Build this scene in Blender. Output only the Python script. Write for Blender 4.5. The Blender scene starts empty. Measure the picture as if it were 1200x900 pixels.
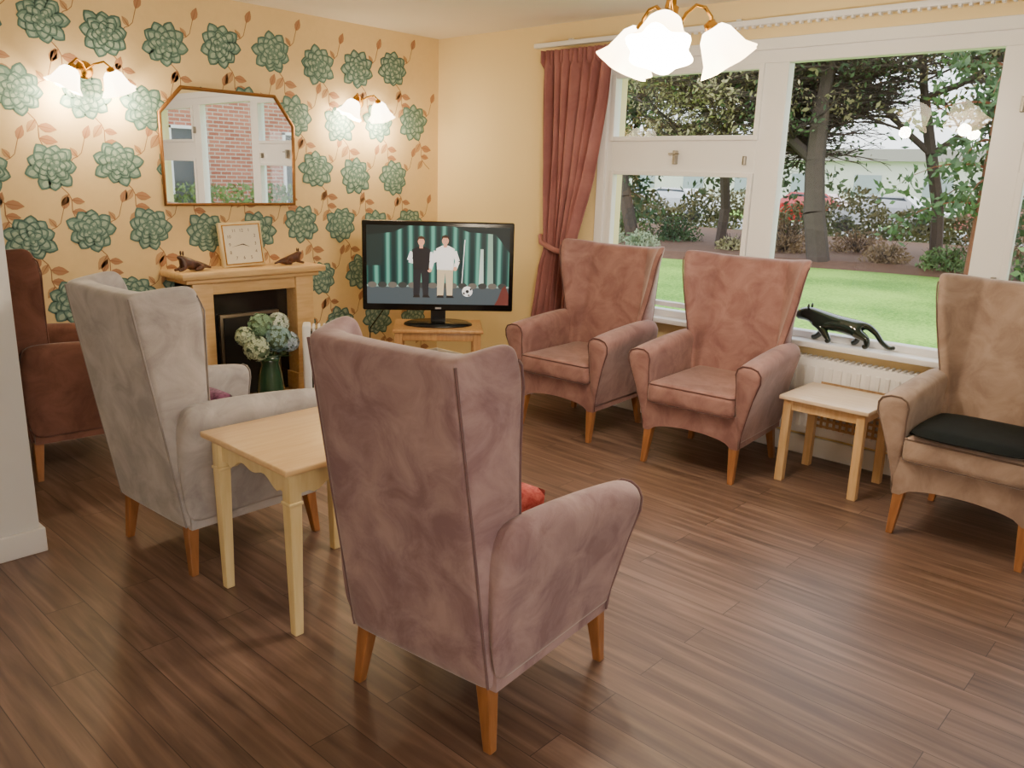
import bpy, math, random
from mathutils import Vector, Matrix
random.seed(7)
D=bpy.data; COL=bpy.context.collection
pi=math.pi
# ------------------------------------------------------------ helpers
def srgb(r,g,b):
    def c(v):
        v/=255.0
        return v/12.92 if v<=0.04045 else ((v+0.055)/1.055)**2.4
    return (c(r),c(g),c(b),1)
def newmat(name):
    m=D.materials.new(name); m.use_nodes=True
    nt=m.node_tree; b=nt.nodes['Principled BSDF']
    return m,nt,b
def simple(name,col,rough=.5,metal=0,var=.08,scale=8,bump=0,spec=None,coat=0):
    m,nt,b=newmat(name); N=nt.nodes; Lk=nt.links
    tc=N.new('ShaderNodeTexCoord'); no=N.new('ShaderNodeTexNoise'); no.inputs['Scale'].default_value=scale; no.inputs['Detail'].default_value=4
    Lk.new(tc.outputs['Object'],no.inputs['Vector'])
    mx=N.new('ShaderNodeMixRGB')
    mx.inputs[1].default_value=tuple(c*(1-var) for c in col[:3])+(1,)
    mx.inputs[2].default_value=tuple(min(1,c*(1+var)) for c in col[:3])+(1,)
    Lk.new(no.outputs['Fac'],mx.inputs[0]); Lk.new(mx.outputs[0],b.inputs['Base Color'])
    b.inputs['Roughness'].default_value=rough; b.inputs['Metallic'].default_value=metal
    if coat: b.inputs['Coat Weight'].default_value=coat
    if bump:
        bp=N.new('ShaderNodeBump'); bp.inputs['Strength'].default_value=bump; bp.inputs['Distance'].default_value=.01
        Lk.new(no.outputs['Fac'],bp.inputs['Height']); Lk.new(bp.outputs[0],b.inputs['Normal'])
    return m
def velvet(name,c1,c2,scale=5,p0=.36,p1=.64,sheen=.45):
    m,nt,b=newmat(name); N=nt.nodes; Lk=nt.links
    tc=N.new('ShaderNodeTexCoord'); no=N.new('ShaderNodeTexNoise'); no.inputs['Scale'].default_value=scale; no.inputs['Detail'].default_value=8; no.inputs['Roughness'].default_value=.62; no.inputs['Distortion'].default_value=.7
    Lk.new(tc.outputs['Object'],no.inputs['Vector'])
    rp=N.new('ShaderNodeValToRGB'); rp.color_ramp.elements[0].position=p0; rp.color_ramp.elements[1].position=p1
    rp.color_ramp.elements[0].color=c1; rp.color_ramp.elements[1].color=c2
    Lk.new(no.outputs['Fac'],rp.inputs[0]); Lk.new(rp.outputs[0],b.inputs['Base Color'])
    b.inputs['Roughness'].default_value=.85
    b.inputs['Sheen Weight'].default_value=sheen; b.inputs['Sheen Roughness'].default_value=.35
    b.inputs['Specular IOR Level'].default_value=.2
    n2=N.new('ShaderNodeTexNoise'); n2.inputs['Scale'].default_value=250
    Lk.new(tc.outputs['Object'],n2.inputs['Vector'])
    bp=N.new('ShaderNodeBump'); bp.inputs['Strength'].default_value=.15; bp.inputs['Distance'].default_value=.003
    Lk.new(n2.outputs['Fac'],bp.inputs['Height']); Lk.new(bp.outputs[0],b.inputs['Normal'])
    return m
def woodm(name,c1,c2,rough=.4,axis=2,scale=6,stretch=8,coat=.2):
    m,nt,b=newmat(name); N=nt.nodes; Lk=nt.links
    tc=N.new('ShaderNodeTexCoord'); mp=N.new('ShaderNodeMapping')
    s=[scale*stretch]*3; s[axis]=scale; mp.inputs['Scale'].default_value=s
    Lk.new(tc.outputs['Object'],mp.inputs['Vector'])
    no=N.new('ShaderNodeTexNoise'); no.inputs['Scale'].default_value=1; no.inputs['Detail'].default_value=5
    Lk.new(mp.outputs[0],no.inputs['Vector'])
    rp=N.new('ShaderNodeValToRGB'); rp.color_ramp.elements[0].position=.3; rp.color_ramp.elements[1].position=.7
    rp.color_ramp.elements[0].color=c1; rp.color_ramp.elements[1].color=c2
    Lk.new(no.outputs['Fac'],rp.inputs[0]); Lk.new(rp.outputs[0],b.inputs['Base Color'])
    b.inputs['Roughness'].default_value=rough; b.inputs['Coat Weight'].default_value=coat; b.inputs['Coat Roughness'].default_value=.2
    return m
def emis(name,col,st):
    m,nt,b=newmat(name)
    b.inputs['Base Color'].default_value=col; b.inputs['Emission Color'].default_value=col; b.inputs['Emission Strength'].default_value=st
    return m
def mesh(name,verts,faces,mat=None,parent=None,smooth=False,loc=None,rot=None):
    me=D.meshes.new(name); me.from_pydata([tuple(v) for v in verts],[],faces); me.update()
    if mat is not None:
        for mm in (mat if isinstance(mat,list) else [mat]): me.materials.append(mm)
    if smooth:
        for p in me.polygons: p.use_smooth=True
    o=D.objects.new(name,me); COL.objects.link(o)
    if parent: o.parent=parent
    if loc: o.location=loc
    if rot: o.rotation_euler=rot
    return o
def fixn(o):
    import bmesh
    bm=bmesh.new(); bm.from_mesh(o.data); bmesh.ops.recalc_face_normals(bm,faces=bm.faces); bm.to_mesh(o.data); bm.free(); return o
def empty(name,loc=(0,0,0),rot=0):
    o=D.objects.new(name,None); COL.objects.link(o); o.location=loc; o.rotation_euler=(0,0,math.radians(rot)); o.empty_display_size=.1; return o
def box(name,a,b,mat,parent=None,bevel=0,seg=2):
    x0,y0,z0=a;x1,y1,z1=b
    v=[(x0,y0,z0),(x1,y0,z0),(x1,y1,z0),(x0,y1,z0),(x0,y0,z1),(x1,y0,z1),(x1,y1,z1),(x0,y1,z1)]
    f=[(0,3,2,1),(4,5,6,7),(0,1,5,4),(1,2,6,5),(2,3,7,6),(3,0,4,7)]
    o=mesh(name,v,f,mat,parent)
    if bevel:
        md=o.modifiers.new('b','BEVEL'); md.width=bevel; md.segments=seg; md.limit_method='NONE'
        for p in o.data.polygons: p.use_smooth=True
    return o
def boxes(name,lst,mat,parent=None,bevel=0):
    V=[];Fc=[]
    for a,b in lst:
        n=len(V);x0,y0,z0=a;x1,y1,z1=b
        V+=[(x0,y0,z0),(x1,y0,z0),(x1,y1,z0),(x0,y1,z0),(x0,y0,z1),(x1,y0,z1),(x1,y1,z1),(x0,y1,z1)]
        Fc+=[tuple(n+i for i in f) for f in [(0,3,2,1),(4,5,6,7),(0,1,5,4),(1,2,6,5),(2,3,7,6),(3,0,4,7)]]
    o=mesh(name,V,Fc,mat,parent)
    if bevel:
        md=o.modifiers.new('b','BEVEL'); md.width=bevel; md.segments=2; md.limit_method='NONE'
    return o
def subs(o,l=2):
    md=o.modifiers.new('s','SUBSURF'); md.levels=l; md.render_levels=l; return o
def prism(name,p0,p1,s0,s1,mat,parent=None,bevel=.004):
    V=[]
    for p,s in ((p0,s0),(p1,s1)):
        for dx,dy in ((-1,-1),(1,-1),(1,1),(-1,1)): V.append((p[0]+dx*s,p[1]+dy*s,p[2]))
    o=mesh(name,V,[(0,3,2,1),(4,5,6,7),(0,1,5,4),(1,2,6,5),(2,3,7,6),(3,0,4,7)],mat,parent)
    fixn(o)
    if bevel:
        md=o.modifiers.new('b','BEVEL'); md.width=bevel; md.segments=2; md.limit_method='NONE'
    return o
def lathe(name,prof,mat,parent=None,n=24,loc=(0,0,0),rot=None,scallop=0,k=6,smooth=True):
    V=[];Fc=[];m=len(prof)
    for j,(r,z) in enumerate(prof):
        t=j/(m-1)
        for i in range(n):
            a=2*pi*i/n; rr=r*(1+scallop*t*t*math.cos(k*a)); V.append((rr*math.cos(a),rr*math.sin(a),z+scallop*.25*r*t*t*math.cos(k*a)))
    for j in range(m-1):
        for i in range(n):
            i2=(i+1)%n; Fc.append((j*n+i,j*n+i2,(j+1)*n+i2,(j+1)*n+i))
    o=mesh(name,V,Fc,mat,parent,smooth,loc,rot); fixn(o); return o
def tube(name,pts,r,mat,parent=None,cyclic=False,res=4):
    cu=D.curves.new(name,'CURVE'); cu.dimensions='3D'; cu.bevel_depth=r; cu.bevel_resolution=res
    sp=cu.splines.new('POLY'); sp.points.add(len(pts)-1)
    for q,p in zip(sp.points,pts): q.co=(p[0],p[1],p[2],1)
    sp.use_cyclic_u=cyclic; sp.use_smooth=True; cu.use_fill_caps=True
    cu.materials.append(mat)
    o=D.objects.new(name,cu); COL.objects.link(o)
    if parent:o.parent=parent
    return o
def ball(name,c,r,mat,parent=None,sc=(1,1,1),seg=16):
    V=[];Fc=[];rings=seg//2
    for j in range(rings+1):
        th=pi*j/rings
        for i in range(seg):
            a=2*pi*i/seg; V.append((c[0]+r*sc[0]*math.sin(th)*math.cos(a),c[1]+r*sc[1]*math.sin(th)*math.sin(a),c[2]+r*sc[2]*math.cos(th)))
    for j in range(rings):
        for i in range(seg):
            i2=(i+1)%seg; Fc.append((j*seg+i,(j+1)*seg+i,(j+1)*seg+i2,j*seg+i2))
    return mesh(name,V,Fc,mat,parent,True)
def lerp(a,b,t): return a+(b-a)*t
def interp(tab,z):
    if z<=tab[0][0]: return tab[0][1]
    for (a,va),(b,vb) in zip(tab,tab[1:]):
        if z<=b: return lerp(va,vb,(z-a)/(b-a))
    return tab[-1][1]
# ------------------------------------------------------------ dims
XW=4.45; YW=4.92; H=2.485; XL=-2.6; YB=-3.2
# ------------------------------------------------------------ materials
M_wall=simple('cream_paint',srgb(238,216,162),.8,var=.02,scale=3)
M_paper=simple('wallpaper_ground',srgb(234,208,154),.75,var=.04,scale=30)
M_ceil=simple('ceiling_paint',srgb(238,231,218),.9,var=.02)
M_white=simple('white_gloss_paint',srgb(238,238,240),.35,var=.02)
M_pil=simple('pale_paint',srgb(222,223,225),.7,var=.03)
M_dark=simple('dark_plastic',srgb(14,14,16),.25,var=.1)
M_brass=simple('brass',srgb(190,140,60),.25,metal=1,var=.1)
M_light_oak=woodm('light_oak',srgb(208,168,116),srgb(228,194,146),.4)
M_cream_wood=woodm('cream_wood',srgb(226,204,148),srgb(238,218,168),.4)
M_maple=woodm('maple_top',srgb(222,184,134),srgb(234,202,154),.3,axis=0)
M_birch=woodm('birch_top',srgb(228,202,172),srgb(240,220,196),.3,axis=1)
M_leg=woodm('chair_leg_wood',srgb(138,90,52),srgb(168,114,70),.35)
V_mauve=velvet('velvet_mauve',srgb(134,108,116),srgb(170,146,150),7)
V_grey=velvet('velvet_grey',srgb(154,150,152),srgb(186,182,184),7)
V_brown=velvet('velvet_brown',srgb(94,62,52),srgb(120,82,70),7)
V_rose=velvet('velvet_rose',srgb(130,94,90),srgb(162,124,118),7)
V_beige=velvet('velvet_beige',srgb(142,120,108),srgb(172,150,136),7)
def floor_mat():
    m,nt,b=newmat('laminate_planks'); N=nt.nodes; Lk=nt.links
    tc=N.new('ShaderNodeTexCoord'); mp=N.new('ShaderNodeMapping'); mp.inputs['Rotation'].default_value=(0,0,pi/2)
    Lk.new(tc.outputs['Object'],mp.inputs['Vector'])
    br=N.new('ShaderNodeTexBrick'); br.offset=.37; br.inputs['Scale'].default_value=1
    br.inputs['Brick Width'].default_value=1.2; br.inputs['Row Height'].default_value=.13; br.inputs['Mortar Size'].default_value=.0012
    br.inputs['Color1'].default_value=(0,0,0,1); br.inputs['Color2'].default_value=(1,1,1,1); br.inputs['Mortar'].default_value=(.5,.5,.5,1)
    Lk.new(mp.outputs[0],br.inputs['Vector'])
    mp2=N.new('ShaderNodeMapping'); mp2.inputs['Scale'].default_value=(26,1.8,1); Lk.new(tc.outputs['Object'],mp2.inputs['Vector'])
    ad=N.new('ShaderNodeVectorMath'); ad.operation='MULTIPLY_ADD'; ad.inputs[1].default_value=(7,13,0)
    Lk.new(br.outputs['Color'],ad.inputs[0]); Lk.new(mp2.outputs[0],ad.inputs[2])
    no=N.new('ShaderNodeTexNoise'); no.inputs['Scale'].default_value=1; no.inputs['Detail'].default_value=7; no.inputs['Distortion'].default_value=.6
    Lk.new(ad.outputs[0],no.inputs['Vector'])
    rp=N.new('ShaderNodeValToRGB'); e=rp.color_ramp.elements
    e[0].position=.25; e[0].color=srgb(82,62,54); e[1].position=.75; e[1].color=srgb(146,120,106)
    k=e.new(.5); k.color=srgb(114,90,78)
    Lk.new(no.outputs['Fac'],rp.inputs[0])
    mr=N.new('ShaderNodeMapRange'); mr.inputs[3].default_value=.84; mr.inputs[4].default_value=1.1
    Lk.new(br.outputs['Color'],mr.inputs[0])
    mul=N.new('ShaderNodeMixRGB'); mul.blend_type='MULTIPLY'; mul.inputs[0].default_value=1
    Lk.new(rp.outputs[0],mul.inputs[1]); Lk.new(mr.outputs[0],mul.inputs[2])
    mo=N.new('ShaderNodeMixRGB'); mo.inputs[2].default_value=srgb(54,42,36)
    Lk.new(br.outputs['Fac'],mo.inputs[0]); Lk.new(mul.outputs[0],mo.inputs[1])
    Lk.new(mo.outputs[0],b.inputs['Base Color'])
    b.inputs['Roughness'].default_value=.38
    bp=N.new('ShaderNodeBump'); bp.inputs['Strength'].default_value=.1; bp.inputs['Distance'].default_value=.004
    Lk.new(no.outputs['Fac'],bp.inputs['Height']); Lk.new(bp.outputs[0],b.inputs['Normal'])
    return m
M_floor=floor_mat()
def glass_mat():
    m=D.materials.new('window_glass'); m.use_nodes=True; nt=m.node_tree; N=nt.nodes; N.clear(); Lk=nt.links
    o=N.new('ShaderNodeOutputMaterial'); t=N.new('ShaderNodeBsdfTransparent'); g=N.new('ShaderNodeBsdfGlossy'); g.inputs['Roughness'].default_value=.01
    fr=N.new('ShaderNodeFresnel'); fr.inputs['IOR'].default_value=1.6; mx=N.new('ShaderNodeMixShader')
    Lk.new(fr.outputs[0],mx.inputs[0]); Lk.new(t.outputs[0],mx.inputs[1]); Lk.new(g.outputs[0],mx.inputs[2]); Lk.new(mx.outputs[0],o.inputs[0])
    return m
M_glass=glass_mat()
# ------------------------------------------------------------ room shell
box('floor',(XL,YB,-.1),(XW,YW,0),M_floor)
box('ceiling',(XL-.15,YB-.15,H),(XW+.2,YW+.15,H+.1),M_ceil)
wb=box('wall_back',(XL-.15,YW,-.1),(XW+.2,YW+.15,H),M_paper)
WY0,WY1,WZ0,WZ1=-.10,3.30,.66,2.22
boxes('wall_right',[((XW,YB,-.1),(XW+.2,YW,WZ0)),((XW,YB,WZ1),(XW+.2,YW,H)),((XW,WY1,WZ0),(XW+.2,YW,WZ1)),((XW,YB,WZ0),(XW+.2,WY0,WZ1))],M_wall)
box('wall_left',(XL-.15,YB,-.1),(XL,YW,H),M_wall)
boxes('wall_front',[((XL-.15,YB-.15,-.1),(XW+.2,YB,.8)),((XL-.15,YB-.15,2.2),(XW+.2,YB,H)),((XL-.15,YB-.15,.8),(-1.9,YB,2.2)),((1.37,YB-.15,.8),(XW+.2,YB,2.2))],M_wall)
w2=empty('window_2')
boxes('frame',[((-1.9,YB-.1,.8),(1.37,YB-.03,.87)),((-1.9,YB-.1,2.13),(1.37,YB-.03,2.2))]+[((x,YB-.1,.87),(x+.07,YB-.03,2.13)) for x in (-1.9,-.3,1.3)],M_white,w2,bevel=.004)
mesh('panes',[(-1.9,YB-.06,.8),(1.37,YB-.06,.8),(1.37,YB-.06,2.2),(-1.9,YB-.06,2.2)],[(3,2,1,0)],M_glass,w2)
box('wall_partition',(XL,3.37,0),(.945,3.52,H),M_pil)
def bb(name,a,b): 
    o=box(name,a,b,M_white,bevel=.004); return o
bb('baseboard_back',(XL,YW-.018,0),(XW,YW,.11))
bb('baseboard_right',(XW-.018,YB,0),(XW,YW-.02,.11))
bb('baseboard_partition',(XL,3.352,0),(.962,3.37,.10))
bb('baseboard_partition_end',(.945,3.37,0),(.962,3.52,.10))
# ------------------------------------------------------------ wallpaper pattern (flat printed shapes on the paper)
fl_mats=[simple('print_teal_dark',srgb(82,116,110),.75),simple('print_teal_mid',srgb(116,150,140),.75),simple('print_teal_light',srgb(158,184,168),.75),
         simple('print_brown_leaf',srgb(178,132,98),.75),simple('print_stem',srgb(156,112,78),.75),simple('print_gold_leaf',srgb(194,154,112),.75)]
PV=[];PF=[];PM=[]
def poly2(pts,lay,mi):
    n=len(PV); y=YW-.0006-.0003*lay
    for p in pts: PV.append((p[0],y,p[1]))
    PF.append(tuple(range(n,n+len(pts)))); PM.append(mi)
def petal(cx,cz,a,r0,r1,w,lay,mi):
    c,s=math.cos(a),math.sin(a); pts=[]
    prof=[(0,.25),(.25,.7),(.5,1),(.7,.9),(.86,.55),(.96,.2),(1.0,.02)]
    for t,ww in prof: pts.append((lerp(r0,r1,t),ww*w))
    full=pts+[(q[0],-q[1]) for q in reversed(pts)]
    poly2([(cx+c*u-s*v,cz+s*u+c*v) for u,v in full],lay,mi)
def flower(cx,cz,R,rot):
    rings=[(9,.40,1.08,.34),(8,.25,.84,.30),(7,.12,.64,.25),(5,.02,.44,.20),(3,.0,.25,.13)]
    lay=2
    for ri,(n,r0,r1,w) in enumerate(rings):
        for i in range(n):
            a=rot+ri*.4+2*pi*i/n+random.uniform(-.1,.1); k=random.uniform(.9,1.1)*(1.0+.10*abs(math.cos(a)))
            petal(cx,cz,a,R*r0*.8,R*r1*k,R*w,lay,0)
            petal(cx,cz,a,R*r0*.9,R*r1*k*.93,R*w*.78,lay+1,1)
            petal(cx,cz,a+.05,R*lerp(r0,r1,.45),R*r1*k*.88,R*w*.40,lay+2,2)
        lay+=3
def leaf(x,z,a,L,mi=3):
    c,s=math.cos(a),math.sin(a)
    prof=[(0,.0),(.15,.16),(.4,.27),(.65,.22),(.85,.1),(1,0)]
    full=[(t*L,w*L) for t,w in prof]+[(t*L,-w*L) for t,w in reversed(prof[1:-1])]
    poly2([(x+c*u-s*v,z+s*u+c*v) for u,v in full],1,mi)
    poly2([(x+c*u-s*v,z+s*u+c*v) for u,v in [(0,.003),(L*.95,.0008),(L*.95,-.0008),(0,-.003)]],1.5,4)
def stem(pts,w=.0025):
    for p,q in zip(pts,pts[1:]):
        d=Vector((q[0]-p[0],q[1]-p[1])).normalized(); n=(-d.y*w,d.x*w)
        poly2([(p[0]+n[0],p[1]+n[1]),(q[0]+n[0],q[1]+n[1]),(q[0]-n[0],q[1]-n[1]),(p[0]-n[0],p[1]-n[1])],0,4)
for k in range(-3,5):
    z=1.12+.36*k
    for i in range(-3,12):
        x=.5+.335*i+(.165 if k%2 else 0)+.02*math.sin(k*2.1+i)
        if x>XW-.13 or x<.4 or z<.08 or z>H-.02: continue
        zz=z+.025*math.sin(i*1.7+k)
        if zz+.135<H: flower(x,zz,.116,random.uniform(0,6))
        pts=[]
        for t in range(9):
            u=t/8; pts.append((x+.165*u+.03*math.sin(u*pi*2),zz-.08-.25*u))
        pts=[p for p in pts if p[0]<XW-.02 and p[1]>.1 and p[1]<H-.01]
        if len(pts)>3:
            stem(pts)
            for t,(sd) in ((2,-1),(3,1),(5,1),(6,-1)):
                if t<len(pts):
                    p=pts[t]; a=-pi/2+sd*1.0+.4
                    if p[0]+.1<XW: leaf(p[0],p[1],a,random.uniform(.07,.10),3 if sd>0 else 5)
        if x+.15<XW-.08:
            pts2=[(x+.09+.09*u,zz+.02+.14*u*u+.02*math.sin(6*u)) for u in [0,.25,.5,.75,1]]
            if pts2[-1][1]<H-.1:
                stem(pts2,.002); leaf(pts2[-1][0],pts2[-1][1],1.2,.08,3); leaf(pts2[2][0],pts2[2][1],2.2,.06,5)
wp=mesh('printed_pattern',PV,PF,fl_mats,wb)
for p,mi in zip(wp.data.polygons,PM): p.material_index=mi
# ------------------------------------------------------------ window
def window():
    w=empty('window_1',(0,0,0))
    x0,x1=XW+.0,XW+.07
    fr=[]
    def b(y0,y1,z0,z1,xa=x0,xb=x1): fr.append(((xa,y0,z0),(xb,y1,z1)))
    b(WY0,WY1,2.143,WZ1); b(WY0,WY1,WZ0,.705)
    b(3.25,WY1,.705,2.143); b(2.105,2.25,.705,2.143); b(.93,1.07,.705,2.143); b(WY0,WY0+.06,.705,2.143)
    b(2.25,3.25,1.55,1.74); b(WY0+.06,.93,1.58,1.76)
    boxes('frame',fr,M_white,w,bevel=.004)
    tr=[]
    def ring(y0,y1,z0,z1,t=.028,xa=x0-.018,xb=x0+.03):
        tr.extend([((xa,y0-t,z0-t),(xb,y0,z1+t)),((xa,y1,z0-t),(xb,y1+t,z1+t)),((xa,y0,z0-t),(xb,y1,z0)),((xa,y0,z1),(xb,y1,z1+t))])
    ring(2.28,3.22,.76,1.53); ring(2.27,3.235,1.765,2.115); ring(.0,.90,.76,1.56); ring(.0,.90,1.79,2.115)
    boxes('casement_frames',tr,M_white,w,bevel=.003)
    boxes('architrave',[((XW-.02,WY0-.06,WZ1-.01),(XW+.01,WY1+.05,WZ1+.05)),((XW-.02,WY1-.01,WZ0),(XW+.01,WY1+.05,WZ1+.0))],M_white,w,bevel=.004)
    V=[];Fc=[]
    for y0,y1,z0,z1 in ((2.25,3.25,.705,1.55),(2.25,3.25,1.74,2.143),(1.07,2.105,.705,2.143),(WY0+.06,.93,.705,1.58),(WY0+.06,.93,1.76,2.143)):
        n=len(V);X=XW+.045; V+=[(X,y0,z0),(X,y1,z0),(X,y1,z1),(X,y0,z1)];Fc.append((n+3,n+2,n+1,n))
    mesh('panes',V,Fc,M_glass,w)
    boxes('catches',[((XW-.035,2.755,1.60),(XW-.0,2.775,1.68)),((XW-.045,2.73,1.655),(XW-.03,2.80,1.665)),((XW-.03,2.30,1.60),(XW,2.315,1.65)),((XW-.03,.945,1.0),(XW,.965,1.1)),((XW-.03,.95,1.85),(XW,.965,1.92))],simple('catch_metal',srgb(150,145,135),.3,metal=.8),w,bevel=.003)
window()
box('trim_windowsill',(4.345,-.2,.635),(XW+.03,3.36,.667),M_white,bevel=.006)
rad=empty('radiator',(0,0,0))
box('panel',(4.375,-.15,.14),(4.435,2.2,.575),M_white,rad,bevel=.008)
boxes('ridges',[((4.366,-.12+.05*i,.18),(4.378,-.12+.05*i+.025,.535)) for i in range(46)],M_white,rad,bevel=.004)
boxes('top_grille_bars',[((4.372,-.14+.03*i,.576),(4.438,-.14+.03*i+.014,.584)) for i in range(77)],M_white,rad)
M_lat=woodm('lattice_wood',srgb(168,132,96),srgb(198,164,124))
lat=[]
for i in range(16): lat.append(((4.352,1.12+.035*i,.20),(4.356,1.12+.035*i+.014,.46)))
for i in range(8): lat.append(((4.3565,1.1,.2+.035*i),(4.3605,1.68,.2+.035*i+.014)))
boxes('lattice',lat,M_lat,rad)
boxes('wall_pipes',[((4.39,2.2,.1),(4.41,2.22,.3)),((4.39,-.1,0),(4.41,-.08,.15)),((4.39,2.2,0),(4.41,2.22,.1))],M_white,rad)
def curtain():
    c=empty('curtain')
    L=[(.14,3.46,3.84),(.55,3.46,3.83),(.9,3.46,3.77),(1.02,3.49,3.72),(1.12,3.47,3.73),(1.5,3.35,3.77),(2.0,3.25,3.80),(2.31,3.22,3.81)]
    V=[];Fc=[];nu=90;nv=60
    for j in range(nv+1):
        z=lerp(.14,2.31,j/nv)
        a=interp([(q[0],q[1]) for q in L],z); b=interp([(q[0],q[2]) for q in L],z)
        for i in range(nu+1):
            u=i/nu
            x=4.375+.03*math.sin(u*2*pi*7.5+.4*math.sin(z*2))+.012*math.sin(u*31+z)
            if z>2.22: x=4.375+.02*math.sin(u*2*pi*15)
            V.append((x,lerp(a,b,u)+.008*math.sin(u*40+z*3),z))
    for j in range(nv):
        for i in range(nu):
            n=j*(nu+1)+i; Fc.append((n,n+1,n+nu+2,n+nu+1))
    m=velvet('curtain_fabric',srgb(150,100,100),srgb(170,118,116),3,sheen=.3)
    o=mesh('drape',V,Fc,m,c,True); md=o.modifiers.new('t','SOLIDIFY'); md.thickness=.003
    tube('tieback',[(4.33,3.48,1.0),(4.325,3.6,1.02),(4.34,3.73,1.06),(4.40,3.79,1.1)],.018,m,c)
    tube('fringe_hook',[(4.44,3.80,1.1),(4.39,3.79,1.1)],.008,M_brass,c)
curtain()
rail=empty('curtain_rail')
box('track',(4.385,-.4,2.335),(4.425,3.9,2.365),M_white,rail,bevel=.004)
boxes('gliders',[((4.39,-.35+.045*i,2.322),(4.42,-.35+.045*i+.012,2.336)) for i in range(78)],M_white,rail)
boxes('brackets',[((4.42,y,2.34),(4.45,y+.03,2.38)) for y in (-.2,1.2,2.4,3.6)],M_white,rail)
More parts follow.
